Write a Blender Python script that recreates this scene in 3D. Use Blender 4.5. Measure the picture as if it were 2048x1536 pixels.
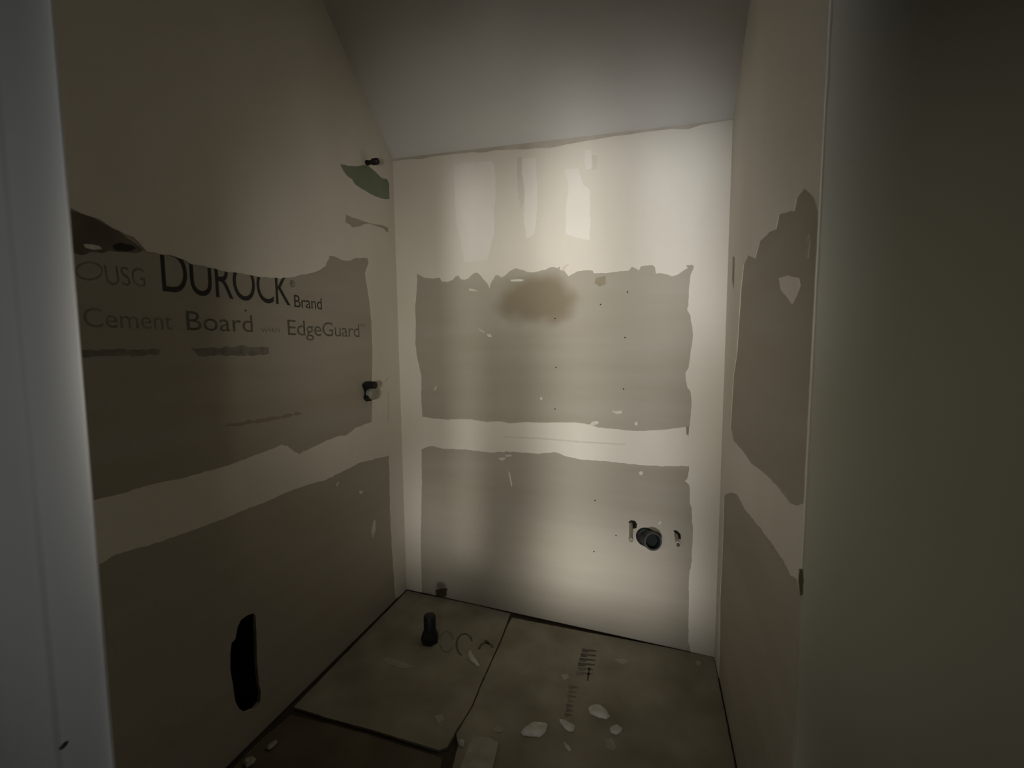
import bpy, bmesh, math, random
from mathutils import Vector, Matrix, noise
from mathutils.geometry import tessellate_polygon

for o in list(bpy.data.objects): bpy.data.objects.remove(o)
SC = bpy.context.scene
COL = SC.collection
random.seed(7)

# ------------------------------------------------------------------ camera, light, exposure
CAM = Vector((1.3436, -2.1689, 1.44))
F = 887.933
AX = Vector((0.95376773, 0.30053914, 0.00182792))
AY = Vector((-0.02744507, 0.08103772, 0.99633311))
AZ = Vector((-0.29928896, 0.95032053, -0.08553947))      # viewing direction
cam_d = bpy.data.cameras.new('camera'); cam = bpy.data.objects.new('camera', cam_d); COL.objects.link(cam)
M = Matrix((AX, AY, -AZ)).transposed().to_4x4(); M.translation = CAM
cam.matrix_world = M
cam_d.sensor_width = 36; cam_d.sensor_fit = 'HORIZONTAL'; cam_d.lens = F / 2048 * 36
cam_d.clip_start = 0.02
cam_d.dof.use_dof = True; cam_d.dof.focus_distance = 2.25; cam_d.dof.aperture_fstop = 15.6 / 5.0
SC.camera = cam

SC.view_settings.view_transform = 'Standard'; SC.view_settings.look = 'None'
SC.view_settings.exposure = 0.0; SC.view_settings.gamma = 1; SC.view_settings.use_curve_mapping = False

w = bpy.data.worlds.new('world'); SC.world = w; w.use_nodes = True
w.node_tree.nodes['Background'].inputs[0].default_value = (0.02, 0.02, 0.02, 1)
w.node_tree.nodes['Background'].inputs[1].default_value = 0.1

def area(name, loc, target, sx, sy, power, spread, col=(1, 1, 1)):
    d = bpy.data.lights.new(name, 'AREA'); d.shape = 'RECTANGLE'; d.size = sx; d.size_y = sy
    d.energy = power; d.spread = math.radians(spread); d.color = col
    o = bpy.data.objects.new(name, d); COL.objects.link(o); o.location = loc
    v = (Vector(target) - Vector(loc)).normalized()
    o.rotation_euler = v.to_track_quat('-Z', 'Y').to_euler()
    return o
# light through tall gaps behind the camera, plus unseen areas added as fill
def spot(name, loc, target, power, size, blend, radius, col):
    d = bpy.data.lights.new(name, 'SPOT'); d.energy = power; d.spot_size = math.radians(size); d.spot_blend = blend
    d.shadow_soft_size = radius; d.color = col
    o = bpy.data.objects.new(name, d); COL.objects.link(o); o.location = loc
    o.rotation_euler = (Vector(target) - Vector(loc)).normalized().to_track_quat('-Z', 'Y').to_euler(); return o
area('light_gap_right', (1.3, -4.6, 1.35), (1.3, 0, 1.30), 0.35, 2.3, 0.86, 8, (.97, .98, 1))
area('light_gap_wide', (1.02, -4.6, 1.35), (0.98, 0, 1.30), 0.10, 2.3, 0.84, 7, (1, .99, .96))
area('light_gap_narrow', (0.86, -4.6, 1.35), (0.40, 0, 1.30), 0.05, 2.1, 0.16, 4, (1, .98, .93))
area('fill_low', (1.2, -4.6, 0.75), (1.10, 0, .30), 0.75, 0.35, 0.50, 9, (1, .97, .92))  # added fill for the foot of the back wall
area('fill_low_left', (1.75, -4.6, 0.9), (.26, -.1, .45), 0.25, 0.5, 0.22, 9, (1, .97, .92))  # added fill for the lower left corner
area('fill_high', (1.1, -4.6, 1.9), (.75, 0, 1.95), 0.5, 0.6, 0.38, 10, (1, .98, .94))  # added fill for the upper left of the back wall
area('fill_upper_right', (1.3, -4.6, 1.9), (1.47, 0, 1.9), 0.3, 0.9, 0.34, 8, (.94, .96, 1))  # added cool fill for the upper right of the back wall
area('fill_room', (-0.5, -3.9, 1.5), (1.2, -1.0, 1.3), 0.7, 0.9, 0.8, 150, (1, .985, .93))  # unseen broad fill, added for the casing and near wall face
area('fill_doorway', (0.3, -3.9, 1.5), (.3, -1.7, 1.3), 0.4, 0.9, 0.50, 60, (1, .985, .95))  # unseen fill added to brighten the doorway casing
# torch near the camera; the spots after it are unseen added fill
spot('torch', (1.1, -2.5, 1.35), (.7, 0, 1.6), 47, 64, 1.0, 0.06, (1, .945, .82))
spot('fill_spot_wide', (1.1, -2.5, 1.35), (.7, 0, 1.2), 15, 72, 1.0, 0.06, (1, .945, .82))  # added wider cone, general fill from the torch position
spot('fill_spot_near', (.86, -2.32, 1.4), (.98, 0, 1.2), 17, 74, 1.0, 0.06, (1, .95, .86))  # added fill spot close to the camera
spot('fill_spot_left', (1.3, -2.9, 1.4), (.45, 0, 1.9), 24, 40, 1.0, 0.12, (1, .96, .90))  # added spot brightening the left part of the alcove
spot('fill_spot_right', (.5, -3.2, 1.3), (2.1, -1.03, 1.2), 25, 50, 1.0, 0.2, (1, .95, .78))  # added spot brightening the near wall face on the right

# ------------------------------------------------------------------ helpers
def ray(u, v): return AZ * F + AX * (u - 1024) - AY * (v - 768)
class Plane:
    def __init__(s, P, n, e1):
        s.P = Vector(P); s.n = Vector(n).normalized()
        s.e1 = (Vector(e1) - s.n * Vector(e1).dot(s.n)).normalized(); s.e2 = s.n.cross(s.e1)
    def px(s, u, v, off=0.0):                       # where the line of sight meets the surface
        d = ray(u, v); P = s.P + s.n * off
        return CAM + d * ((P - CAM).dot(s.n) / d.dot(s.n))
    def uv(s, p): d = Vector(p) - s.P; return (d.dot(s.e1), d.dot(s.e2))
    def at(s, a, b, off=0.0): return s.P + s.e1 * a + s.e2 * b + s.n * off
Z = Vector((0, 0, 1))
FLOOR = Plane((0, 0, 0), Z, (1, 0, 0))
BL = FLOOR.px(813, 1178); BR = FLOOR.px(1430, 1314)
BACK = Plane(BL, (BR - BL).cross(Z) * 1.0, BR - BL)
if BACK.n.y > 0: BACK = Plane(BL, -BACK.n, BR - BL)
TL = BACK.px(785, 318); TR = BACK.px(1467, 238)
LEFT = Plane(BL, (TL - BL).cross(Vector((0, -1, 0))), (0, 1, 0))
if LEFT.n.x < 0: LEFT = Plane(BL, -LEFT.n, (0, 1, 0))
RIGHT = Plane(BR, (TR - BR).cross(Vector((0, 1, 0))), (0, -1, 0))
if RIGHT.n.x > 0: RIGHT = Plane(BR, -RIGHT.n, (0, -1, 0))
CL = LEFT.px(652, 20)
CEIL = Plane(TL, (TR - TL).cross(CL - TL), TR - TL)
if CEIL.n.z > 0: CEIL = Plane(TL, -CEIL.n, TR - TL)

MATS = {}
def new_mat(name, base, rough=0.8, metal=0.0, build=None, spec=0.3):
    m = bpy.data.materials.new(name); m.use_nodes = True; nt = m.node_tree; b = nt.nodes['Principled BSDF']
    b.inputs['Base Color'].default_value = (*base, 1); b.inputs['Roughness'].default_value = rough
    b.inputs['Metallic'].default_value = metal; b.inputs['Specular IOR Level'].default_value = spec
    if build: build(nt, b, base)
    MATS[name] = m; return m
def mottled(amp=0.12, scale=6, stretch=(1, 1, 1), bump=0.15, fine=140, tint=None):
    def f(nt, b, base):
        N = nt.nodes.new; L = nt.links.new
        tc = N('ShaderNodeTexCoord'); mp = N('ShaderNodeMapping'); mp.inputs['Scale'].default_value = stretch
        L(tc.outputs['Object'], mp.inputs[0])
        n1 = N('ShaderNodeTexNoise'); n1.inputs['Scale'].default_value = scale; n1.inputs['Detail'].default_value = 6
        L(mp.outputs[0], n1.inputs['Vector'])
        rp = N('ShaderNodeValToRGB'); rp.color_ramp.elements[0].position = .3; rp.color_ramp.elements[1].position = .7
        t = tint or (1, 1, 1)
        rp.color_ramp.elements[0].color = (*[c * (1 - amp) * k for c, k in zip(base, t)], 1)
        rp.color_ramp.elements[1].color = (*[min(1, c * (1 + amp)) for c in base], 1)
        L(n1.outputs[0], rp.inputs[0]); L(rp.outputs[0], b.inputs['Base Color'])
        n2 = N('ShaderNodeTexNoise'); n2.inputs['Scale'].default_value = fine; n2.inputs['Detail'].default_value = 3
        L(tc.outputs['Object'], n2.inputs['Vector'])
        bp = N('ShaderNodeBump'); bp.inputs['Strength'].default_value = bump; bp.inputs['Distance'].default_value = .002
        L(n2.outputs[0], bp.inputs['Height']); L(bp.outputs[0], b.inputs['Normal'])
    return f
COMPOUND = (.665, .63, .56)
m_comp = new_mat('joint_compound', COMPOUND, .75, build=mottled(.07, 2.2, (1, 1, .35), .2, 60, (1, .98, .94)))
m_skim_light = new_mat('skim_and_light', (.70, .665, .60), .7, build=mottled(.05, 5, (1, 1, .5), .2, 60))  # also used for the light stripe painted on the back wall
m_thin = new_mat('thin_skim', (.58, .54, .47), .8, build=mottled(.07, 5, (1, 1, .5), .2, 60))
m_board = new_mat('cement_board', (.37, .34, .285), .92, build=mottled(.05, 2.2, (.5, .5, 5), .35, 220, (1, .98, .93)))
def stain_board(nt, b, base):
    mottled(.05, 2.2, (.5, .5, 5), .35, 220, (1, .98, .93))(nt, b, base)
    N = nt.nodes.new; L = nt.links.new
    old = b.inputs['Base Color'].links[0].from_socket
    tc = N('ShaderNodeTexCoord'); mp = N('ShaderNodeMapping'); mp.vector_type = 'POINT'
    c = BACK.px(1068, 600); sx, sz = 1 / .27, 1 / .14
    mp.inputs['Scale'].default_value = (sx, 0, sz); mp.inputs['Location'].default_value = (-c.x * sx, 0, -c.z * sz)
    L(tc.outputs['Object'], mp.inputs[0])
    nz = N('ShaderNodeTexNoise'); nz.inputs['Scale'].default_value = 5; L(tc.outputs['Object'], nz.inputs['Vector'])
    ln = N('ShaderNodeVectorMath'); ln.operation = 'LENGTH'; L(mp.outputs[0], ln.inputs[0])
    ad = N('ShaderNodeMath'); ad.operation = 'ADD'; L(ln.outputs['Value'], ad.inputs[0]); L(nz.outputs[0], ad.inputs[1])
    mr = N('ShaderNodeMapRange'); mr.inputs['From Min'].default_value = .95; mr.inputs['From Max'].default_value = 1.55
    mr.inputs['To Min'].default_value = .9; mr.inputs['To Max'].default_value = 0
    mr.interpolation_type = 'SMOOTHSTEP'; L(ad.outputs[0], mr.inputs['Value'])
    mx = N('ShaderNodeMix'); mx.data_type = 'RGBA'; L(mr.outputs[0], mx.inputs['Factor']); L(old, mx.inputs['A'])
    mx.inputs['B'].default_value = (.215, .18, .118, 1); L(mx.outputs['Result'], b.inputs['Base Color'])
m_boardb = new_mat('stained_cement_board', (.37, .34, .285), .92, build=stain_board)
m_tape = new_mat('torn_tape', (.44, .40, .34), .85, build=mottled(.12, 12))
m_dark_patch = new_mat('dark_patch', (.15, .13, .095), .95, build=mottled(.35, 9))
m_floorb = new_mat('floor_cement_board', (.30, .275, .22), .9, build=mottled(.22, 5, (1, 1, 1), .35, 200, (1, .97, .9)))
m_shaded_floor = new_mat('shaded_floor_board', (.13, .11, .075), .95, build=mottled(.2, 6))  # front-left shading put into the board colour
m_sub = new_mat('subfloor', (.06, .045, .03), .95, build=mottled(.2, 8))
m_ceil = new_mat('ceiling_paint', (.62, .605, .585), .85, build=mottled(.04, 2, (1, 1, 1), .15, 80))
m_paint = new_mat('wall_paint', (.42, .40, .33), .85, build=mottled(.06, 1.6, (1, 1, .6), .12, 90, (1, .97, .93)))
m_rear = new_mat('rear_light_absorber', (.05, .045, .04), .9, build=mottled(.06, 3))  # unseen rear surfaces kept dark to cut bounced light
m_jamb = new_mat('white_trim_paint', (.66, .67, .66), .55, build=mottled(.05, 4, (1, 1, .3), .1, 70))
m_green = new_mat('moisture_board', (.19, .222, .15), .9, build=mottled(.12, 7))
m_ink = new_mat('printed_ink', (.035, .033, .028), .85)
m_ink2 = new_mat('worn_ink', (.12, .112, .09), .9, build=mottled(.35, 60))
m_ink3 = new_mat('faint_ink', (.20, .185, .15), .9, build=mottled(.25, 50))
m_black = new_mat('black_plastic', (.010, .011, .012), .5)
m_rim = new_mat('rim_with_reflection', (.045, .045, .04), .6)  # grey reflection on the rim put into its lighter colour
m_hole = new_mat('dark_cavity', (.01, .008, .006), 1.0)
m_brass = new_mat('brass', (.30, .25, .15), .5, .6)
m_grey = new_mat('grey_metal', (.28, .27, .22), .6, .3)
m_pex = new_mat('translucent_pipe', (.40, .37, .30), .5)
m_white = new_mat('white_plastic', (.72, .70, .64), .5)
m_brown = new_mat('brown_end', (.10, .08, .05), .8)
m_screw = new_mat('screw_head', (.02, .018, .014), .6, .3)
m_plaster = new_mat('dried_plaster', (.62, .60, .53), .85, build=mottled(.15, 30, (1, 1, 1), .5, 120))
m_smear = new_mat('plaster_smear', (.40, .375, .31), .9, build=mottled(.15, 18))
m_stain = new_mat('brown_stain', (.27, .235, .165), .92, build=mottled(.12, 12))

def link(name, me, mat, parent=None, **props):
    o = bpy.data.objects.new(name, me); COL.objects.link(o)
    if mat: me.materials.append(mat)
    if parent: o.parent = parent
    for k, v in props.items(): o[k] = v
    return o
def densify(pts, step, jit, seed, closed=True):
    rnd = random.Random(seed); out = []; n = len(pts)
    for i in range(n if closed else n - 1):
        a = Vector((*pts[i], 0)); b = Vector((*pts[(i + 1) % n], 0)); L = (b - a).length
        k = max(1, min(400, int(L / step))); t = (b - a).normalized() if L > 0 else Vector((1, 0, 0)); nn = Vector((-t.y, t.x, 0))
        for j in range(k):
            p = a.lerp(b, j / k)
            d = noise.noise(Vector((p.x * 45 + seed, p.y * 45, seed * 1.7))) * jit * 1.6 + (rnd.random() - .5) * jit * .35
            if jit: p = p + nn * d
            out.append((p.x, p.y))
    return out
def slab_mesh(name, plane, outer, holes, off0, off1):
    """flat piece with holes between two offsets from the plane; 2D outlines in plane coords"""
    me = bpy.data.meshes.new(name); bm = bmesh.new()
    loops = [outer] + list(holes)
    tris = tessellate_polygon([[Vector((a, b, 0)) for a, b in l] for l in loops])
    flat = [p for l in loops for p in l]
    vt = [bm.verts.new(plane.at(a, b, off1)) for a, b in flat]
    vb = [bm.verts.new(plane.at(a, b, off0)) for a, b in flat]
    for t in tris:
        try: bm.faces.new([vt[i] for i in t]); bm.faces.new([vb[i] for i in reversed(t)])
        except ValueError: pass
    s = 0
    for l in loops:
        n = len(l)
        for i in range(n):
            a, b = s + i, s + (i + 1) % n
            try: bm.faces.new((vt[a], vt[b], vb[b], vb[a]))
            except ValueError: pass
        s += n
    bmesh.ops.recalc_face_normals(bm, faces=bm.faces[:]); bm.to_mesh(me); bm.free(); return me
def P2(plane, pts): return [plane.uv(plane.px(u, v)) for u, v in pts]
def piece(name, plane, pxs, mat, parent, off0, off1, jit=.0012, step=.005, seed=1, **props):
    return link(name, slab_mesh(name, plane, densify(P2(plane, pxs), step, jit, seed), [], off0, off1), mat, parent, **props)
def box_mesh(name, lo, hi, bevel=0):
    me = bpy.data.meshes.new(name); bm = bmesh.new(); bmesh.ops.create_cube(bm, size=1)
    lo = Vector(lo); hi = Vector(hi)
    for v in bm.verts: v.co = Vector([(lo[i] + hi[i]) / 2 + v.co[i] * (hi[i] - lo[i]) for i in range(3)])
    if bevel: bmesh.ops.bevel(bm, geom=bm.edges[:], offset=bevel, segments=3, affect='EDGES', profile=.5)
    bm.to_mesh(me); bm.free(); return me
def lathe(name, A, B, prof, seg=32, closed=True, squash=1):
    """turned shape on the axis A->B; prof = [(metres along, radius)]"""
    A = Vector(A); B = Vector(B); d = (B - A).normalized(); x = d.orthogonal().normalized(); y = d.cross(x)
    me = bpy.data.meshes.new(name); bm = bmesh.new(); rings = []
    for t, r in prof:
        rings.append([bm.verts.new(A + d * t + (x * math.cos(2 * math.pi * k / seg) + y * math.sin(2 * math.pi * k / seg)) * max(r, 1e-5)) for k in range(seg)])
    for a, b in zip(rings, rings[1:]):
        for k in range(seg): bm.faces.new((a[k], a[(k + 1) % seg], b[(k + 1) % seg], b[k]))
    if closed: bm.faces.new(rings[0][::-1]); bm.faces.new(rings[-1])
    bmesh.ops.recalc_face_normals(bm, faces=bm.faces[:])
    for f in bm.faces: f.smooth = len(f.verts) == 4
    bm.to_mesh(me); bm.free()
    if hasattr(me, 'set_sharp_from_angle'): me.set_sharp_from_angle(angle=math.radians(35))
    return me
def shift(o, loc):
    """put the origin of a thing at its base without moving its shape"""
    loc = Vector(loc)
    o.data.transform(Matrix.Translation(-loc)); o.location = loc
def empty(name, loc, **props):
    o = bpy.data.objects.new(name, None); COL.objects.link(o); o.location = loc; o.empty_display_size = .05
    for k, v in props.items(): o[k] = v
    return o
def under(root, name, me, mat, **props):
    me.transform(Matrix.Translation(-root.location)); return link(name, me, mat, root, **props)

# ------------------------------------------------------------------ setting: the shell
ST = dict(kind='structure')
LEFT_END = -1.62; RIGHT_END = (RIGHT.px(1600, 1100).y + RIGHT.px(1655, 340).y) / 2
TOPZ = 3.0
def line_plane_z(plane, p, d, z): return p + d * ((z - p.z) / d.z)
slopeL = (CL - TL); tl_top = line_plane_z(CEIL, TL, slopeL, TOPZ)
slopeR = CEIL.n.cross(RIGHT.n)
if slopeR.z < 0: slopeR = -slopeR
tr_top = line_plane_z(CEIL, TR, slopeR, TOPZ)

# back wall
bo = [BACK.uv(p) for p in (BL, BR, TR, TL)]
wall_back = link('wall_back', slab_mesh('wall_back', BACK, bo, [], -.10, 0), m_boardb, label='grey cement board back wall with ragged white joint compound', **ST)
UP_BOARD = [(835,548),(842,552),(850,556),(868,557),(880,556),(884,563),(893,564),(905,560),(912,553),(918,551),(922,558),(930,560),(938,556),(948,546),(955,545),(962,552),(970,562),(976,568),(979,577),(982,568),(986,560),(992,551),(998,551),(1003,555),(1012,550),(1018,544),(1028,538),(1033,536),(1042,539),(1055,544),(1068,545),(1082,541),(1092,539),(1100,535),(1108,534),(1114,536),(1121,532),(1120,540),(1128,540),(1137,553),(1145,548),(1155,543),(1165,541),(1178,540),(1186,541),(1188,547),(1215,546),(1240,543),(1258,541),(1264,534),(1272,537),(1278,541),(1282,533),(1292,531),(1305,531),(1310,535),(1312,547),(1325,547),(1335,549),(1345,553),(1355,550),(1368,540),(1375,536),(1372,531),(1384,530),(1388,532),(1386,540),(1382,548),(1380,555),(1378,575),(1377,600),(1375,620),(1380,630),(1384,650),(1386,670),(1382,700),(1379,720),(1377,735),(1371,745),(1372,760),(1375,775),(1382,785),(1383,810),(1381,840),(1379,853),(1331,859),(1275,862),(1232,858),(1198,855),(1180,849),(1152,845),(1099,845),(1046,844),(1022,847),(999,842),(973,844),(943,839),(916,838),(890,839),(866,837),(845,833),(843,800),(843,752),(835,716),(831,686),(832,650),(831,610),(834,580)]
LOW_TOP = [(844,1184),(843,1130),(842,1080),(843,1020),(844,960),(843,898),(856,893),(866,892),(886,897),(933,899),(983,905),(1016,903),(1076,907),(1109,904),(1132,912),(1162,919),(1215,922),(1265,928),(1315,932),(1378,932),(1378,940),(1375,955),(1369,962),(1378,968),(1380,985),(1379,1005),(1383,1015),(1384,1040),(1386,1060),(1385,1085),(1383,1110),(1384,1120),(1380,1140),(1377,1165),(1378,1200),(1377,1240),(1377,1285),(1382,1300)]
def wall_uv(plane, p): return plane.uv(p)
low = P2(BACK, LOW_TOP); low[0] = (low[0][0], 0); low[-1] = (low[-1][0], 0)
outer = [BACK.uv(BL)] + densify(low, .005, .0018, 3, closed=False) + [low[-1], BACK.uv(BR), BACK.uv(TR), BACK.uv(TL)]
hole = densify(P2(BACK, UP_BOARD), .004, .0014, 5)
link('joint_compound', slab_mesh('joint_compound', BACK, outer, [hole], .0002, .0025), m_comp, wall_back)

# left wall, reaching forward to the doorway
front_bot = Vector((0, LEFT_END, 0)); 
def on_left(y, z):
    # point of the left plane with given y, z
    n, P = LEFT.n, LEFT.P
    x = P.x - (n.y * (y - P.y) + n.z * (z - P.z)) / n.x
    return Vector((x, y, z))
def on_right(y, z):
    n, P = RIGHT.n, RIGHT.P
    x = P.x - (n.y * (y - P.y) + n.z * (z - P.z)) / n.x
    return Vector((x, y, z))
lo_pts = [BL, TL, tl_top, on_left(LEFT_END, TOPZ), on_left(LEFT_END, 0)]
SLOT = [(506,1226),(511,1230),(513,1271),(514,1322),(518,1367),(522,1384),(520,1404),(509,1418),(492,1425),(479,1418),(470,1401),(465,1363),(461,1339),(461,1305),(463,1286),(471,1278),(475,1254),(482,1240),(496,1230)]
slot = densify(P2(LEFT, SLOT), .008, .001, 8)
wall_left = link('wall_left', slab_mesh('wall_left', LEFT, [LEFT.uv(p) for p in lo_pts], [slot], -.014, 0), m_board, label='left wall of printed cement board under ragged joint compound', **ST)
L_UP = [(60,400),(144,418),(174,431),(198,439),(215,451),(243,465),(267,475),(280,489),(291,503),(318,507),(342,512),(369,520),(383,528),(403,531),(427,537),(455,545),(479,546),(499,550),(523,554),(557,556),(585,554),(608,549),(636,542),(650,532),(656,520),(658,511),(670,513),(684,520),(697,522),(711,516),(735,517),(737,526),(730,547),(735,581),(740,612),(743,646),(745,690),(745,742),(744,762),(745,810),(743,844),(731,848),(711,855),(694,870),(677,872),(660,878),(636,889),(615,899),(598,909),(585,902),(574,892),(564,889),(540,899),(513,909),(485,920),(455,930),(420,940),(370,955),(320,965),(270,978),(230,990),(190,1000),(140,1015),(60,1040)]
GREEN = [(679,328),(698,332),(717,332),(727,330),(737,332),(752,345),(764,357),(774,358),(778,367),(779,398),(770,399),(752,394),(737,386),(721,377),(709,369),(703,359),(692,351),(686,342)]
SMALL = [(691,429),(703,435),(717,439),(728,443),(746,448),(766,451),(776,455),(777,465),(772,464),(766,457),(752,452),(737,447),(728,448),(721,452),(703,455),(700,450),(690,445)]
L_LOW = [(790,1196),(788,1160),(786,1130),(783,1080),(780,1020),(779,960),(778,912),(760,915),(740,920),(720,925),(700,935),(680,945),(650,960),(620,968),(600,975),(570,985),(540,1000),(500,1015),(450,1035),(400,1055),(350,1072),(300,1090),(260,1100),(230,1110),(197,1128),(150,1150)]
ll = P2(LEFT, L_LOW)
floor_v = LEFT.uv(on_left(-.05, 0))
e2y = LEFT.e2.z
a0 = LEFT.uv(on_left(FLOOR.px(797, 1196).y, 0))
front_joint = LEFT.uv(on_left(LEFT_END, LEFT.px(150, 1150).z))
outer = [LEFT.uv(BL), a0] + densify(ll, .006, .002, 11, closed=False) + [ll[-1], front_joint, LEFT.uv(on_left(LEFT_END, TOPZ)), LEFT.uv(tl_top), LEFT.uv(TL)]
# keep the hidden end of the bare strip inside the wall
ymin = LEFT.uv(on_left(LEFT_END + .03, 0))[0]
def clampu(l): return [(max(a, ymin), b) for a, b in l]
link('joint_compound', slab_mesh('joint_compound', LEFT, outer, [densify(clampu(P2(LEFT, L_UP)), .006, .002, 12), densify(P2(LEFT, GREEN), .004, .001, 13), densify(P2(LEFT, SMALL), .003, .001, 14)], .0002, .0025), m_comp, wall_left)
piece('moisture_board', LEFT, [(672,322),(785,322),(785,405),(700,400)], m_green, wall_left, .0001, .0004, 0, seed=2, label='green moisture board showing through the compound')
# dark pocket behind the slot
pk = [on_left(LEFT.px(440, 1400).y, 0), on_left(LEFT.px(540, 1400).y, 0)]
sz = slab_mesh('slot_cavity', LEFT, [LEFT.uv(on_left(pk[0].y, .04)), LEFT.uv(on_left(pk[1].y, .04)), LEFT.uv(on_left(pk[1].y, .75)), LEFT.uv(on_left(pk[0].y, .75))], [], -.12, -.10)
link('stud_cavity', sz, m_hole, wall_left)
for y0 in (pk[0].y, pk[1].y):
    q = [on_left(y0 - .012, .02), on_left(y0 + .012, .02), on_left(y0 + .012, .8), on_left(y0 - .012, .8)]
    link('stud', slab_mesh('stud', LEFT, [LEFT.uv(p) for p in q], [], -.10, -.0145), m_hole, wall_left)

# right wall of the alcove, ending at an outside corner
ro = [BR, TR, tr_top, on_right(RIGHT_END + .004, TOPZ), on_right(RIGHT_END + .004, 0)]
if tr_top.y < RIGHT_END:
    k = (RIGHT_END + .004 - TR.y) / slopeR.y; ro = [BR, TR, TR + slopeR * k, on_right(RIGHT_END + .004, 0)]
wall_right = link('wall_right', slab_mesh('wall_right', RIGHT, [RIGHT.uv(p) for p in ro], [], -.10, 0), m_board, label='right alcove wall of bare board and compound behind the corner', **ST)
R_UP = [(1488,530),(1498,510),(1511,517),(1520,484),(1540,465),(1553,458),(1559,429),(1589,422),(1595,396),(1611,377),(1628,390),(1690,380),(1680,500),(1664,720),(1654,860),(1640,1040),(1595,1011),(1582,1005),(1556,972),(1530,946),(1504,927),(1485,900),(1468,881),(1462,855),(1465,803),(1468,751),(1475,705),(1479,640),(1483,575)]
R_LOW = [(1440,1310),(1441,1200),(1446,1100),(1449,992),(1462,985),(1475,988),(1491,1018),(1517,1050),(1543,1083),(1569,1122),(1582,1148),(1598,1160)]
umax = RIGHT.uv(on_right(RIGHT_END + .004, 0))[0]
s_ = 1 if umax > 0 else -1
def clampr(l, m): return [(min(a, umax - m) if s_ > 0 else max(a, umax + m), b) for a, b in l]
rl = P2(RIGHT, R_LOW); rl = [(rl[0][0], 0)] + rl
rl = clampr(rl, .0); rend = (umax, rl[-1][1] - .02)
outer = [RIGHT.uv(BR)] + densify(rl, .006, .002, 21, closed=False) + [rend] + [RIGHT.uv(p) for p in reversed(ro[1:-1])]
link('joint_compound', slab_mesh('joint_compound', RIGHT, outer, [densify(clampr(P2(RIGHT, R_UP), .004), .006, .0015, 22)], .0002, .0025), m_comp, wall_right)
piece('plaster_patch', RIGHT, [(1559,556),(1576,551),(1598,556),(1602,572),(1592,595),(1585,608),(1576,595),(1563,579)], m_comp, wall_right, .0001, .002, seed=23, label='pale plaster patch on bare board')
piece('plaster_streak', RIGHT, [(1612,480),(1618,468),(1621,480),(1618,515),(1613,520)], m_smear, wall_right, .0001, .0015, seed=24)
piece('board_joint_gap', RIGHT, [(1467,512),(1471,515),(1470,560),(1469,582),(1466,560)], m_stain, wall_right, .0025, .003, seed=25)

# near wall face right of the outside corner
rc = on_right(RIGHT_END, 1.4)
rb = on_right(RIGHT_END, 0); rt = on_right(RIGHT_END, TOPZ)
RET = Plane(rb, (0, -1, 0), (1, 0, 0))
pts = [RET.uv(rb), (2.2, 0), (2.2, TOPZ), RET.uv(rt)]
pts = densify(pts, .03, 0, 31)
def corner_jit(l):
    out = []
    for a, b in l:
        if a < .02: a += .0008 + abs(noise.noise(Vector((b * 9, 3, 1)))) * .005
        out.append((a, b))
    return out
wall_return = link('wall_return', slab_mesh('wall_return', RET, corner_jit(pts), [], -.10, 0), m_paint, label='plain olive grey wall face right of the outside corner', **ST)
nm = [(1594,1137),(1600,1139),(1602,1160),(1601,1188),(1596,1192),(1593,1165)]
piece('corner_chip', Plane(rb + Vector((0, -.0005, 0)), (0, -1, 0), (1, 0, 0)), [(u + 4, v) for u, v in nm], m_brown, wall_return, .0, .001, jit=.001, seed=33, label='brown chipped spot on the corner edge')

# ceilings
co = [CEIL.uv(p) for p in (TL + Vector((-.1, 0, 0)), TR + Vector((.1, 0, 0)), tr_top + Vector((.1, 0, 0)), tl_top + Vector((-.1, 0, 0)))]
ceiling = link('ceiling', slab_mesh('ceiling', CEIL, co, [], -.04, 0), m_ceil, label='sloping grey painted ceiling rising from the back wall', **ST)
ymx = max(tl_top.y, tr_top.y)
link('ceiling', box_mesh('ceiling', (-1.6, -5.0, TOPZ), (3.9, ymx, TOPZ + .05)), m_rear, **ST)
# rough edge of the paper tape under the ceiling
def edge_tape():
    n = 70; up_, dn = [], []
    for i in range(n + 1):
        t = i / n; p = TL.lerp(TR, t); u, v = BACK.uv(p)
        h = .012 + .016 * max(0, noise.noise(Vector((t * 14, 2, 0)))) + .018 * math.exp(-((t - .52) / .14) ** 2)
        h *= 1 if t < .9 else (1 - t) / .1 * .8 + .2
        up_.append((u, v - .001)); dn.append((u, v - h))
    return up_[::-1] + dn
link('paper_tape', slab_mesh('paper_tape', BACK, edge_tape(), [], .0026, .0042), m_tape, wall_back, label='torn tape edge under the ceiling')

# skim patches on the back wall; the last paints a soft light stripe
for i, (pts, mt, th) in enumerate([
    ([(1045,318),(1072,316),(1074,345),(1076,400),(1074,440),(1070,470),(1054,478),(1048,440),(1050,380),(1044,345)], m_skim_light, .0045),
    ([(1034,315),(1044,314),(1046,350),(1049,400),(1040,420),(1036,380)], m_thin, .0035),
    ([(1130,340),(1158,338),(1166,370),(1180,380),(1182,440),(1180,480),(1158,479),(1133,468),(1132,420),(1138,370)], m_skim_light, .0045),
    ([(1170,302),(1183,300),(1184,338),(1171,342)], m_skim_light, .0045),
    ([(1184,310),(1196,312),(1194,338),(1185,340)], m_thin, .0035),
    ([(908,330),(985,322),(992,350),(988,470),(975,520),(930,525),(912,440)], m_skim_light, .0030)]):
    piece('skim_light_patch', BACK, pts, mt, wall_back, .0024, th, jit=.003, seed=40 + i)
piece('hanging_thread', BACK, [(1124,538),(1127,533),(1131,530),(1140,527),(1133,533),(1129,539),(1127,544)], m_thin, wall_back, .0025, .005, jit=0, seed=48)
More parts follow.
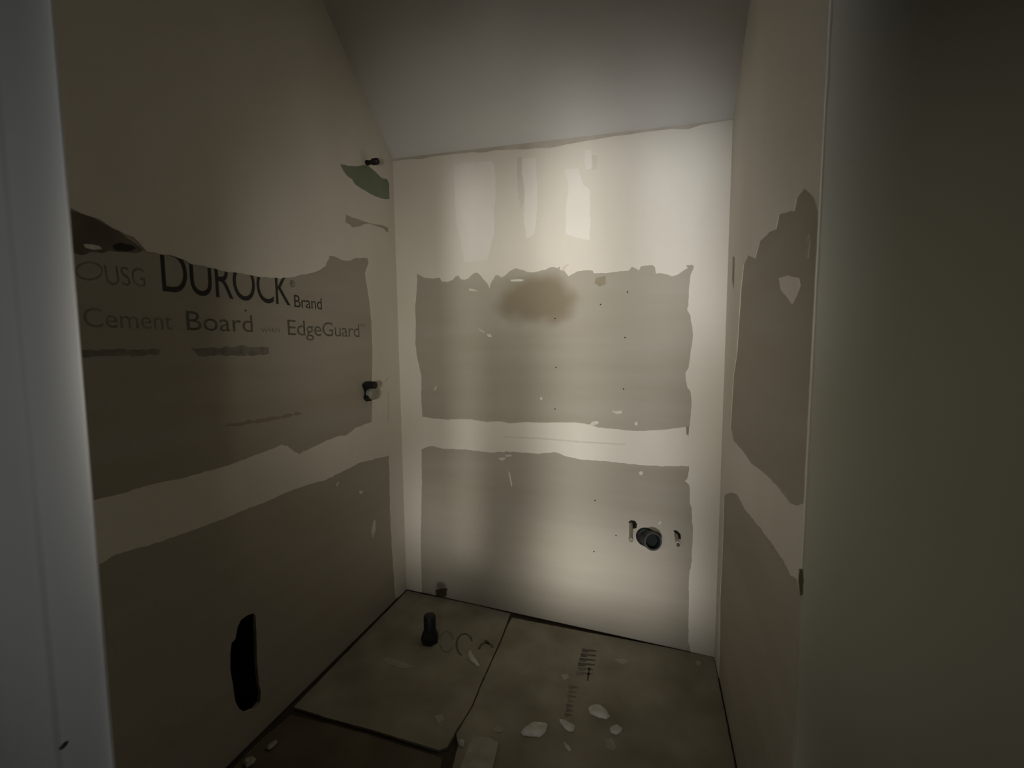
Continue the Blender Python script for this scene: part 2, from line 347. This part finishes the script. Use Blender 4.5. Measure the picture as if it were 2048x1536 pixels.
piece('corner_tear', BACK, [(1372,853),(1378,853),(1377,872),(1373,868)], m_stain, wall_back, .0025, .0032, seed=49)
# trowel ridge along the joint
piece('trowel_ridge', BACK, [(1000,872),(1080,875),(1160,882),(1250,887),(1250,890),(1160,885),(1080,878),(1010,875)], m_thin, wall_back, .0025, .0032, jit=.001, seed=50)
# brown water stain on the bare board
piece('stain', BACK, [(1192,555),(1210,553),(1213,568),(1200,574),(1190,566)], m_stain, wall_back, .0001, .0004, jit=.003, seed=52)
piece('stain', BACK, [(870,1180),(895,1176),(893,1190),(884,1196),(872,1192)], m_brown, wall_back, .0001, .0004, jit=.003, seed=53)
# dried flecks
flecks = [
 ([(1224,822),(1232,823),(1243,821),(1245,826),(1234,828),(1228,825)], BACK, wall_back),
 ([(869,778),(873,772),(875,772),(872,779),(868,781)], BACK, wall_back),
 ([(1080,795),(1084,794),(1085,799),(1081,800)], BACK, wall_back),
 ([(1181,848),(1185,843),(1195,842),(1198,846),(1190,850),(1182,853)], BACK, wall_back),
 ([(1269,845),(1274,843),(1276,849),(1271,851)], BACK, wall_back),
 ([(998,916),(1008,914),(1012,917),(1005,921),(999,919)], BACK, wall_back),
 ([(1010,910),(1022,909),(1024,912),(1012,914)], BACK, wall_back),
 ([(1017,942),(1020,944),(1025,970),(1023,974)], BACK, wall_back),
 ([(1278,944),(1285,942),(1286,948),(1280,950)], BACK, wall_back),
 ([(938,577),(946,578),(956,581),(950,583),(940,581)], BACK, wall_back),
 ([(974,668),(982,669),(984,674),(977,674)], BACK, wall_back),
 ([(957,657),(964,660),(970,665),(966,665)], BACK, wall_back),
 ([(1020,560),(1038,558),(1050,560),(1040,563),(1024,563)], BACK, wall_back),
 ([(1316,1047),(1321,1042),(1323,1043),(1319,1048)], BACK, wall_back),
 ([(742,1062),(747,1042),(750,1040),(750,1060),(745,1076)], LEFT, wall_left),
 ([(671,970),(676,963),(678,965),(673,973)], LEFT, wall_left),
 ([(718,982),(724,981),(724,987),(719,988)], LEFT, wall_left),
 ([(165,488),(182,489),(198,493),(203,498),(188,500),(170,496)], LEFT, wall_left)]
for i, (pts, pl, pa) in enumerate(flecks):
    piece('plaster_fleck', pl, pts, m_plaster, pa, .0002, .003, jit=.0006, step=.003, seed=60 + i)

# vertical trowel marks and dents on the left wall's compound
piece('tape_crease', LEFT, [(774,782),(777,782),(778,800),(777,845),(774,845),(775,800)], m_thin, wall_left, .0025, .003, seed=80)
piece('tape_crease', LEFT, [(768,762),(776,752),(777,756),(771,764)], m_thin, wall_left, .0025, .003, seed=81)
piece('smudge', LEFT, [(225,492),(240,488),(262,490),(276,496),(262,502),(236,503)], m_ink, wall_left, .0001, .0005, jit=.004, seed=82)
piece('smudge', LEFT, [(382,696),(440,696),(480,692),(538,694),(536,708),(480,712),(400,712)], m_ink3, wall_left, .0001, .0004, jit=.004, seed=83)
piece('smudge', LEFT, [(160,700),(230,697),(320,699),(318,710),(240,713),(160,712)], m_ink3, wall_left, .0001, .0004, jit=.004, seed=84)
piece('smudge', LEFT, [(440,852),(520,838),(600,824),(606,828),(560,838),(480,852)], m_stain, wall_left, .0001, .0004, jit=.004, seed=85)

# screw heads, one mesh each
def screw(plane, parent, u, v, r=.0035):
    c = plane.px(u, v)
    me = lathe('screw_head', c - plane.n * .002, c + plane.n * .01, [(0, r), (.0028, r), (.0036, r * .7), (.003, r * .25), (.003, 0)], 12)
    link('screw_head', me, m_screw, parent)
for u, v in [(1255,584),(1201,609),(1110,637),(1250,675),(1112,735),(1247,778),(1110,818),(1190,1001),(1232,1071),(1188,1103)]:
    screw(BACK, wall_back, u, v)
screw(LEFT, wall_left, 491, 621)

# ------------------------------------------------------------------ printed lettering on the left wall board
def lettering(txt, p0, p1, top, mat, plane=LEFT, parent=None, name='lettering', off=.0003, spacing=1.0):
    """p0,p1: pixels of baseline start and end, top: pixel above p0 at cap height"""
    A = plane.px(*p0); B = plane.px(*p1); T = plane.px(*top)
    cu = bpy.data.curves.new(name, 'FONT'); cu.body = txt; cu.size = 1; cu.space_character = spacing; cu.resolution_u = 6
    tmp = bpy.data.objects.new('tmp', cu); COL.objects.link(tmp)
    dg = bpy.context.evaluated_depsgraph_get(); dg.update()
    me = bpy.data.meshes.new_from_object(tmp.evaluated_get(dg)); bpy.data.objects.remove(tmp)
    xs = [v.co.x for v in me.vertices]; x0, x1 = min(xs), max(xs)
    capu = .73 if not txt.startswith('0') else .73
    ux = (B - A); sx = ux.length / (x1 - x0); ux.normalize()
    uy = plane.n.cross(ux)
    if uy.dot(T - A) < 0: uy = -uy
    hgt = abs((T - A).dot(uy))
    for v in me.vertices:
        v.co = A + ux * ((v.co.x - x0) * sx) + uy * (v.co.y / capu * hgt) + plane.n * off
    return link(name, me, mat, parent)
lettering('DUROCK', (325, 582), (581, 611), (325, 492), m_ink, parent=wall_left, spacing=.92)
lettering('®', (580, 574), (590, 575), (580, 560), m_ink, parent=wall_left)
lettering('Brand', (589, 614), (644, 619), (589, 588), m_ink, parent=wall_left, spacing=.95)
lettering('Cement', (168, 654), (346, 659), (168, 612), m_ink3, parent=wall_left)
lettering('Board', (374, 660), (506, 664), (374, 619), m_ink2, parent=wall_left)
lettering('with', (521, 664), (560, 665), (521, 652), m_ink3, parent=wall_left)
lettering('EdgeGuard', (576, 670), (719, 674), (576, 637), m_ink2, parent=wall_left, spacing=.95)
lettering('™', (720, 657), (729, 657), (720, 648), m_ink2, parent=wall_left)
lettering('USG', (213, 569), (292, 574), (213, 527), m_ink3, parent=wall_left)
def ring_mark(cu, cv, ru, rv, th, mat):
    o = [(cu + ru * math.cos(t * math.pi / 20), cv + rv * math.sin(t * math.pi / 20)) for t in range(40)]
    h = [(cu + (ru - th) * math.cos(t * math.pi / 20), cv + (rv - th) * math.sin(t * math.pi / 20)) for t in range(40)]
    link('printed_emblem', slab_mesh('printed_emblem', LEFT, P2(LEFT, o), [P2(LEFT, h)], .0001, .0003), mat, wall_left)
ring_mark(178, 542, 28, 19, 4, m_ink3)
piece('dark_patch', LEFT, [(120,412),(150,422),(198,441),(243,467),(278,492),(286,500),(262,506),(215,503),(170,508),(120,508)], m_dark_patch, wall_left, .00005, .0001, jit=.003, seed=86)  # irregular dark brown patch below the compound edge

# ------------------------------------------------------------------ floor
floor = link('floor', box_mesh('floor', (-1.6, -5.0, -.08), (3.9, .12, -.010)), m_sub, label='dark subfloor under grey cement backer boards', **ST)
FA = [(814,1181),(860,1191),(905,1200),(960,1212),(1021,1227),(1011,1252),(1001,1279),(957,1376),(944,1411),(909,1466),(895,1494),(880,1500),(824,1484),(736,1457),(670,1440),(604,1419),(587,1414)]
def fboard(pxs, seed, z0=-.0095, z1=0, extra=None, **kw):
    pts = [FLOOR.uv(FLOOR.px(u, v)) for u, v in pxs] + (extra or [])
    return link('cement_board', slab_mesh('cement_board', FLOOR, densify(pts, .01, .0012, seed), [], z0, z1), m_floorb, floor, **kw)
fboard(FA, 91)
br_ = [(1024,1235),(1120,1254),(1220,1273),(1330,1294),(1429,1315)]
rr = [FLOOR.uv(Vector((BR.x - .004, y, 0))) for y in (-.06, -1.0)]
FB = br_
lowleft = [(905,1536),(916,1492),(913,1467),(946.5,1412),(959.5,1378),(1003.5,1280),(1014,1254)]
fboard(br_, 92, extra=[(BR.x - .006, -.10), (BR.x - .006, -2.0), FLOOR.uv(FLOOR.px(900, 1700))] + [FLOOR.uv(FLOOR.px(u, v)) for u, v in lowleft])
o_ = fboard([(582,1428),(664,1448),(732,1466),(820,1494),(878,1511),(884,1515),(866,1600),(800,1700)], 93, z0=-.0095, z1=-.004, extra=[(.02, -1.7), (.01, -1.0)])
o_.data.materials.clear(); o_.data.materials.append(m_shaded_floor); o_['label'] = 'lower board at the front left, shade put into its colour'
# darkened joints showing on the floor: printed arcs and print rows
def arc_mark(cu, cv, ru, rv, a0, a1, th, mat):
    o = []; n = 14
    for i in range(n + 1):
        t = math.radians(a0 + (a1 - a0) * i / n); o.append((cu + ru * math.cos(t), cv - rv * math.sin(t)))
    for i in range(n, -1, -1):
        t = math.radians(a0 + (a1 - a0) * i / n); o.append((cu + (ru - th) * math.cos(t), cv - (rv - th * .8) * math.sin(t)))
    link('faded_print', slab_mesh('faded_print', FLOOR, P2(FLOOR, o), [], .0001, .0004), mat, floor)
arc_mark(893, 1284, 15, 22, 10, 170, 3, m_ink3); arc_mark(893, 1284, 15, 22, 190, 330, 3, m_ink3)
arc_mark(929, 1290, 18, 24, 20, 250, 4, m_ink2)
arc_mark(972, 1306, 18, 22, 30, 160, 5, m_ink2)
link('faded_print', slab_mesh('faded_print', FLOOR, P2(FLOOR, [(968,1279),(976,1281),(979,1288),(970,1286)]), [], .0001, .0004), m_ink2, floor)
rnd = random.Random(5)
for k in range(15):
    v = 1302 + k * 9.2; u = 1180 - (v - 1302) * .19 - (0 if v < 1375 else 18)
    wd = (16 if v < 1360 else 9) * (.7 + rnd.random() * .5); hh = 3.2
    if 1352 < v < 1372: continue
    sh = [(u - wd, v - hh - 2), (u + wd * .8, v - hh + 2), (u + wd * .8, v - hh + 5), (u - wd * .2, v - hh + 4), (u - wd * .3, v + hh), (u - wd, v + hh - 1)]
    link('faded_print', slab_mesh('faded_print', FLOOR, densify(P2(FLOOR, sh), .003, .0006, k), [], .0001, .0004), m_ink2 if v < 1335 else m_ink3, floor)
link('faded_print', slab_mesh('faded_print', FLOOR, P2(FLOOR, [(1177,1335),(1181,1335),(1177,1362),(1173,1362)]), [], .0001, .0004), m_ink2, floor)
# plaster smears trodden into the boards (flush with the surface, part of the floor)
for i, pts in enumerate([
    [(765,1316),(785,1318),(810,1326),(828,1334),(815,1338),(790,1334),(770,1325)],
    [(1228,1318),(1250,1318),(1257,1324),(1246,1328),(1236,1325)],
    [(982,1456),(1000,1452),(1014,1460),(1000,1466),(990,1464)],
    [(1210,1478),(1224,1478),(1232,1492),(1226,1502),(1212,1496)],
    [(1392,1322),(1402,1324),(1400,1332),(1392,1330)],
    [(1122,1350),(1135,1348),(1140,1356),(1128,1360)],
    [(868,1432),(884,1430),(890,1440),(878,1446)]]):
    link('plaster_smear', slab_mesh('plaster_smear', FLOOR, densify(P2(FLOOR, pts), .004, .0015, 100 + i), [], .0001, .0012), m_smear, floor)

# doorway partition on the left: jamb, casing and wall next to it
def xy_at(u, v, y):
    d = ray(u, v); return CAM + d * ((y - CAM.y) / d.y)
y_face = -1.70
e2 = xy_at(163, 768, y_face)
e1 = xy_at(52, 768, y_face)
JX = e2.x; WX = e1.x
# casing board: stepped profile, full height
def prism(name, prof, z0, z1, bevel=.003):
    me = bpy.data.meshes.new(name); bm = bmesh.new()
    a = [bm.verts.new((x, y, z0)) for x, y in prof]; b = [bm.verts.new((x, y, z1)) for x, y in prof]
    n = len(prof); bm.faces.new(a[::-1]); bm.faces.new(b)
    side = [bm.faces.new((a[i], a[(i + 1) % n], b[(i + 1) % n], b[i])) for i in range(n)]
    bmesh.ops.recalc_face_normals(bm, faces=bm.faces[:])
    ed = [e for e in bm.edges if abs(e.verts[0].co.z - e.verts[1].co.z) > .5]
    if bevel: bmesh.ops.bevel(bm, geom=ed, offset=bevel, segments=3, affect='EDGES', profile=.5)
    bm.to_mesh(me); bm.free(); return me
# the jamb's verticals lean a little in the picture because the camera is tilted; the board itself is plumb
casing = link('door_casing', prism('door_casing', [(JX, y_face), (JX, y_face + .005), (WX - .03, y_face + .012), (WX - .03, y_face - .008), (WX, y_face - .008), (WX + .010, y_face - .001), (JX - .016, y_face)], 0, TOPZ), m_jamb, label='white painted doorway casing along the left picture edge', **ST)
casing.name = 'trim_1'
link('wall_front', box_mesh('wall_front', (-1.6, y_face + .0125, 0), (JX - .11, y_face + .06, TOPZ)), m_jamb, label='partition beside the doorway left of the camera', **ST)
k = Plane((JX, y_face - .001, 0), (0, -1, 0), (1, 0, 0))
link('nail_hole', slab_mesh('nail_hole', k, densify(P2(k, [(122,1494),(132,1482),(137,1481),(134,1488),(126,1497)]), .002, .0003, 120), [], .0005, .004), m_brown, casing)

# rest of the room behind the camera (closed shell)
link('wall_rear', box_mesh('wall_rear', (-1.7, -5.1, 0), (3.9, -5.0, TOPZ)), m_rear, **ST)
link('wall_far_left', box_mesh('wall_far_left', (-1.7, -5.0, 0), (-1.6, LEFT_END, TOPZ)), m_rear, **ST)
link('wall_far_right', box_mesh('wall_far_right', (3.85, -5.0, 0), (3.95, RIGHT_END + .1, TOPZ)), m_rear, **ST)

# ------------------------------------------------------------------ pipes and fittings
def grade(plane, u, v, extra): return plane.px(u, v) + plane.n * extra
# shower arm stub, top of the left wall
A = LEFT.px(732, 326)
root = empty('pipe_stub', A, label='short dark threaded pipe stub high on the left wall above green patch', category='pipe')
n = LEFT.n
under(root, 'pipe', lathe('pipe', A - n * .008, A + n, [(0, .0125), (.024, .0125), (.026, .010), (.045, .010), (.05, .012)], 20), m_black)
under(root, 'cap', lathe('cap', A + n * .036, A + n, [(0, .013), (.003, .0165), (.030, .0165), (.035, .013), (.036, 0)], 8), m_black)
# shower valve
A = LEFT.px(733, 786)
root = empty('shower_valve', A, label='round metal shower valve with black cap on the left wall', category='valve')
hole = [(723,770),(730,763),(740,762),(748,768),(750,782),(748,796),(740,802),(731,803),(726,797),(728,786),(726,778)]
under(root, 'wall_opening', slab_mesh('wall_opening', LEFT, densify(P2(LEFT, hole), .004, .0012, 130), [], .0028, .0032), m_hole)
under(root, 'valve_body', lathe('valve_body', A - n * .002 + Vector((0, .012, -.004)), A + n + Vector((0, .012, -.004)), [(0, .022), (.022, .022), (.024, .030), (.038, .031), (.043, .028), (.045, .015), (.045, 0)], 28), m_grey)
B = LEFT.px(728, 770)
under(root, 'cap', lathe('cap', B - n * .002, B + n, [(0, .012), (.03, .016), (.034, .0175), (.068, .0175), (.07, .016), (.07, 0)], 24), m_black)
C = LEFT.px(731, 796)
under(root, 'inlet', lathe('inlet', C - n * .002, C + n, [(0, .013), (.016, .013), (.018, .010), (.018, 0)], 16), m_black)
# drain stub on the back wall
A = BACK.px(1292, 1074); nb = BACK.n
E_ = BACK.px(1306, 1083, .075)
root = empty('drain_pipe', A, label='black round drain pipe stub low on the back wall', category='pipe')
under(root, 'wall_collar', lathe('wall_collar', A + nb * .0003, A + nb, [(0, .047), (.006, .045), (.010, .040), (.012, .030), (.012, 0)], 32), m_black)
d = (E_ - A).normalized(); Ln = (E_ - A).length
under(root, 'pipe', lathe('pipe', A, E_, [(0, .034), (Ln * .6, .034), (Ln * .62, .041), (Ln, .041), (Ln + .001, .040), (Ln + .001, .033), (Ln - .03, .032), (Ln - .03, 0)], 36), m_black)
under(root, 'rim', lathe('rim', E_, E_ + d, [(-.004, .0415), (.0015, .0415), (.0018, .0405), (.0018, .0335), (-.004, .0335)], 36, closed=False), m_rim)
# water supply stubs
def supply(wu, wv, eu, ev, L, label, capmat, hole_px, seed, r=.0085):
    W = BACK.px(wu, wv); E2 = BACK.px(eu, ev, L)
    root = empty('supply_pipe', W, label=label, category='pipe', group='supply pipes low on the back wall')
    under(root, 'wall_opening', slab_mesh('wall_opening', BACK, densify(P2(BACK, hole_px), .003, .001, seed), [], .0002, .0006), m_hole)
    Ln = (E2 - W).length
    under(root, 'pipe', lathe('pipe', W, E2, [(0, r), (Ln, r)], 20), m_pex)
    under(root, 'end_cap', lathe('end_cap', W + (E2 - W).normalized() * (Ln - .022), E2 + (E2 - W).normalized(), [(0, r * 1.05), (.002, r * 1.25), (.020, r * 1.25), (.022, r), (.022, 0)], 20), capmat)
    return root
supply(1262, 1048, 1262, 1081, .19, 'thin pale water pipe stub left of the black drain pipe', m_pex, [(1257,1044),(1262,1040),(1270,1042),(1274,1048),(1273,1056),(1267,1058),(1262,1052)], 141)
r2 = supply(1352, 1070, 1356, 1089, .11, 'thin pale water pipe stub with white cap right of drain pipe', m_white, [(1346,1060),(1354,1061),(1361,1068),(1362,1078),(1356,1078),(1351,1069)], 142)
E3 = BACK.px(1356, 1089, .11); dn = (E3 - BACK.px(1352, 1070)).normalized()
under(r2, 'end_plug', lathe('end_plug', E3, E3 + dn, [(0, .007), (.010, .007), (.011, 0)], 16), m_brown)
# floor pipe
base = FLOOR.px(860, 1282)
root = empty('floor_pipe', base, label='black upright capped pipe with wide collar on the floor near back corner', category='pipe')
def zfor(p, v):
    lo, hi = 0, .5
    for _ in range(40):
        m_ = (lo + hi) / 2; q = Vector((p.x, p.y, m_)) - CAM; vv = 768 - F * q.dot(AY) / q.dot(AZ)
        if vv > v: lo = m_
        else: hi = m_
    return lo
H = zfor(base, 1229)
under(root, 'pipe', lathe('pipe', base, base + Z, [(0, .029), (H - .012, .029), (H - .004, .026), (H, .018), (H, 0)], 32), m_black)
under(root, 'collar', lathe('collar', base + Z * .0005, base + Z, [(0, .043), (.022, .043), (.03, .040), (.055, .031), (.06, .029)], 7), m_black)
# pipe inside the slot of the left wall
P = LEFT.px(497, 1330, -.055)
t_ = link('black_pipe', lathe('black_pipe', (P.x, P.y, 0), (P.x, P.y, 1), [(-.009, .03), (.25, .03), (.252, .036), (.33, .036), (.332, .03), (.60, .03)], 24), m_black, label='black pipe inside the dark slot at the foot of the left wall', category='pipe')
shift(t_, (P.x, P.y, 0))

# ------------------------------------------------------------------ dried plaster lumps and board scraps on the floor
def lump(pxs, h, label, seed, name='plaster_lump', mat=m_plaster, group='dried plaster lumps on the floor', cat='plaster lump'):
    ol = densify(P2(FLOOR, pxs), .004, .0012, seed); c = Vector((sum(a for a, b in ol) / len(ol), sum(b for a, b in ol) / len(ol), 0))
    me = bpy.data.meshes.new(name); bm = bmesh.new(); rings = []
    for s, z in ((1, 0), (.97, .35), (.86, .7), (.6, .95), (.3, 1.0)):
        r = []
        for a, b in ol:
            p = c + (Vector((a, b, 0)) - c) * s
            zz = h * z * (1 + .45 * noise.noise(Vector((a * 60 * s, b * 60 * s, seed)))) if z else 0
            r.append(bm.verts.new((p.x - c.x, p.y - c.y, zz)))
        rings.append(r)
    n_ = len(ol)
    for a, b in zip(rings, rings[1:]):
        for i in range(n_): bm.faces.new((a[i], a[(i + 1) % n_], b[(i + 1) % n_], b[i]))
    top = bm.verts.new((0, 0, h)); bm.faces.new(rings[0][::-1])
    for i in range(n_): bm.faces.new((rings[-1][i], rings[-1][(i + 1) % n_], top))
    bmesh.ops.recalc_face_normals(bm, faces=bm.faces[:])
    for f in bm.faces: f.smooth = True
    bm.to_mesh(me); bm.free()
    o = link(name, me, mat, label=label, category=cat)
    if group: o['group'] = group
    o.location = (c.x, c.y, .0002)
    return o
lump([(1178,1414),(1184,1411),(1200,1411),(1212,1420),(1220,1434),(1212,1439),(1195,1435),(1180,1428),(1177,1420)], .012, 'large oval white plaster lump farthest back on the floor', 201)
lump([(1118,1440),(1130,1442),(1142,1448),(1151,1456),(1148,1463),(1140,1465),(1130,1458),(1122,1449)], .011, 'pointed white plaster lump between the crumbly one and oval one', 202)
lump([(1219,1458),(1224,1453),(1235,1452),(1246,1458),(1243,1465),(1232,1470),(1222,1466)], .010, 'small round white plaster lump, rightmost on the floor', 203)
lump([(1041,1466),(1048,1458),(1058,1452),(1064,1447),(1080,1446),(1097,1452),(1092,1466),(1080,1475),(1060,1473),(1045,1471)], .016, 'big crumbly pinkish white plaster lump left of the pointed one', 204)
lump([(1127,1484),(1131,1488),(1139,1495),(1143,1502),(1137,1503),(1131,1495)], .006, 'thin sliver of white plaster in front of the pointed lump', 205)
lump([(936,1302),(940,1301),(945,1310),(952,1320),(960,1333),(954,1334),(944,1326),(936,1317)], .010, 'crescent white plaster flake beside the black floor pipe', 206)
lump([(916,1484),(924,1480),(929,1484),(927,1495),(921,1494)], .010, 'tiny plaster crumb beside the pale board scrap', 207)
lump([(485,1528),(492,1519),(504,1514),(512,1518),(506,1530),(492,1538)], .010, 'pale plaster lump in the dark by the left wall', 208, mat=m_smear)
lump([(532,1498),(540,1487),(552,1480),(556,1485),(548,1494),(538,1501)], .006, 'faint small plaster flake in the dark below the wall slot', 209, mat=m_smear)
S = Plane((0, 0, 0), Z, (1, 0, 0))
sc = [FLOOR.uv(FLOOR.px(u, v)) for u, v in [(945,1478),(978,1480),(997,1490),(986,1536),(978,1580),(912,1580),(922,1536)]]
o = link('board_scrap', slab_mesh('board_scrap', FLOOR, densify(sc, .006, .0012, 211), [], .0003, .011), m_smear, label='pale strip of board offcut lying at the bottom picture edge', category='scrap')
cx_ = sum(a for a, b in sc) / len(sc); cy_ = sum(b for a, b in sc) / len(sc); shift(o, (cx_, cy_, 0))
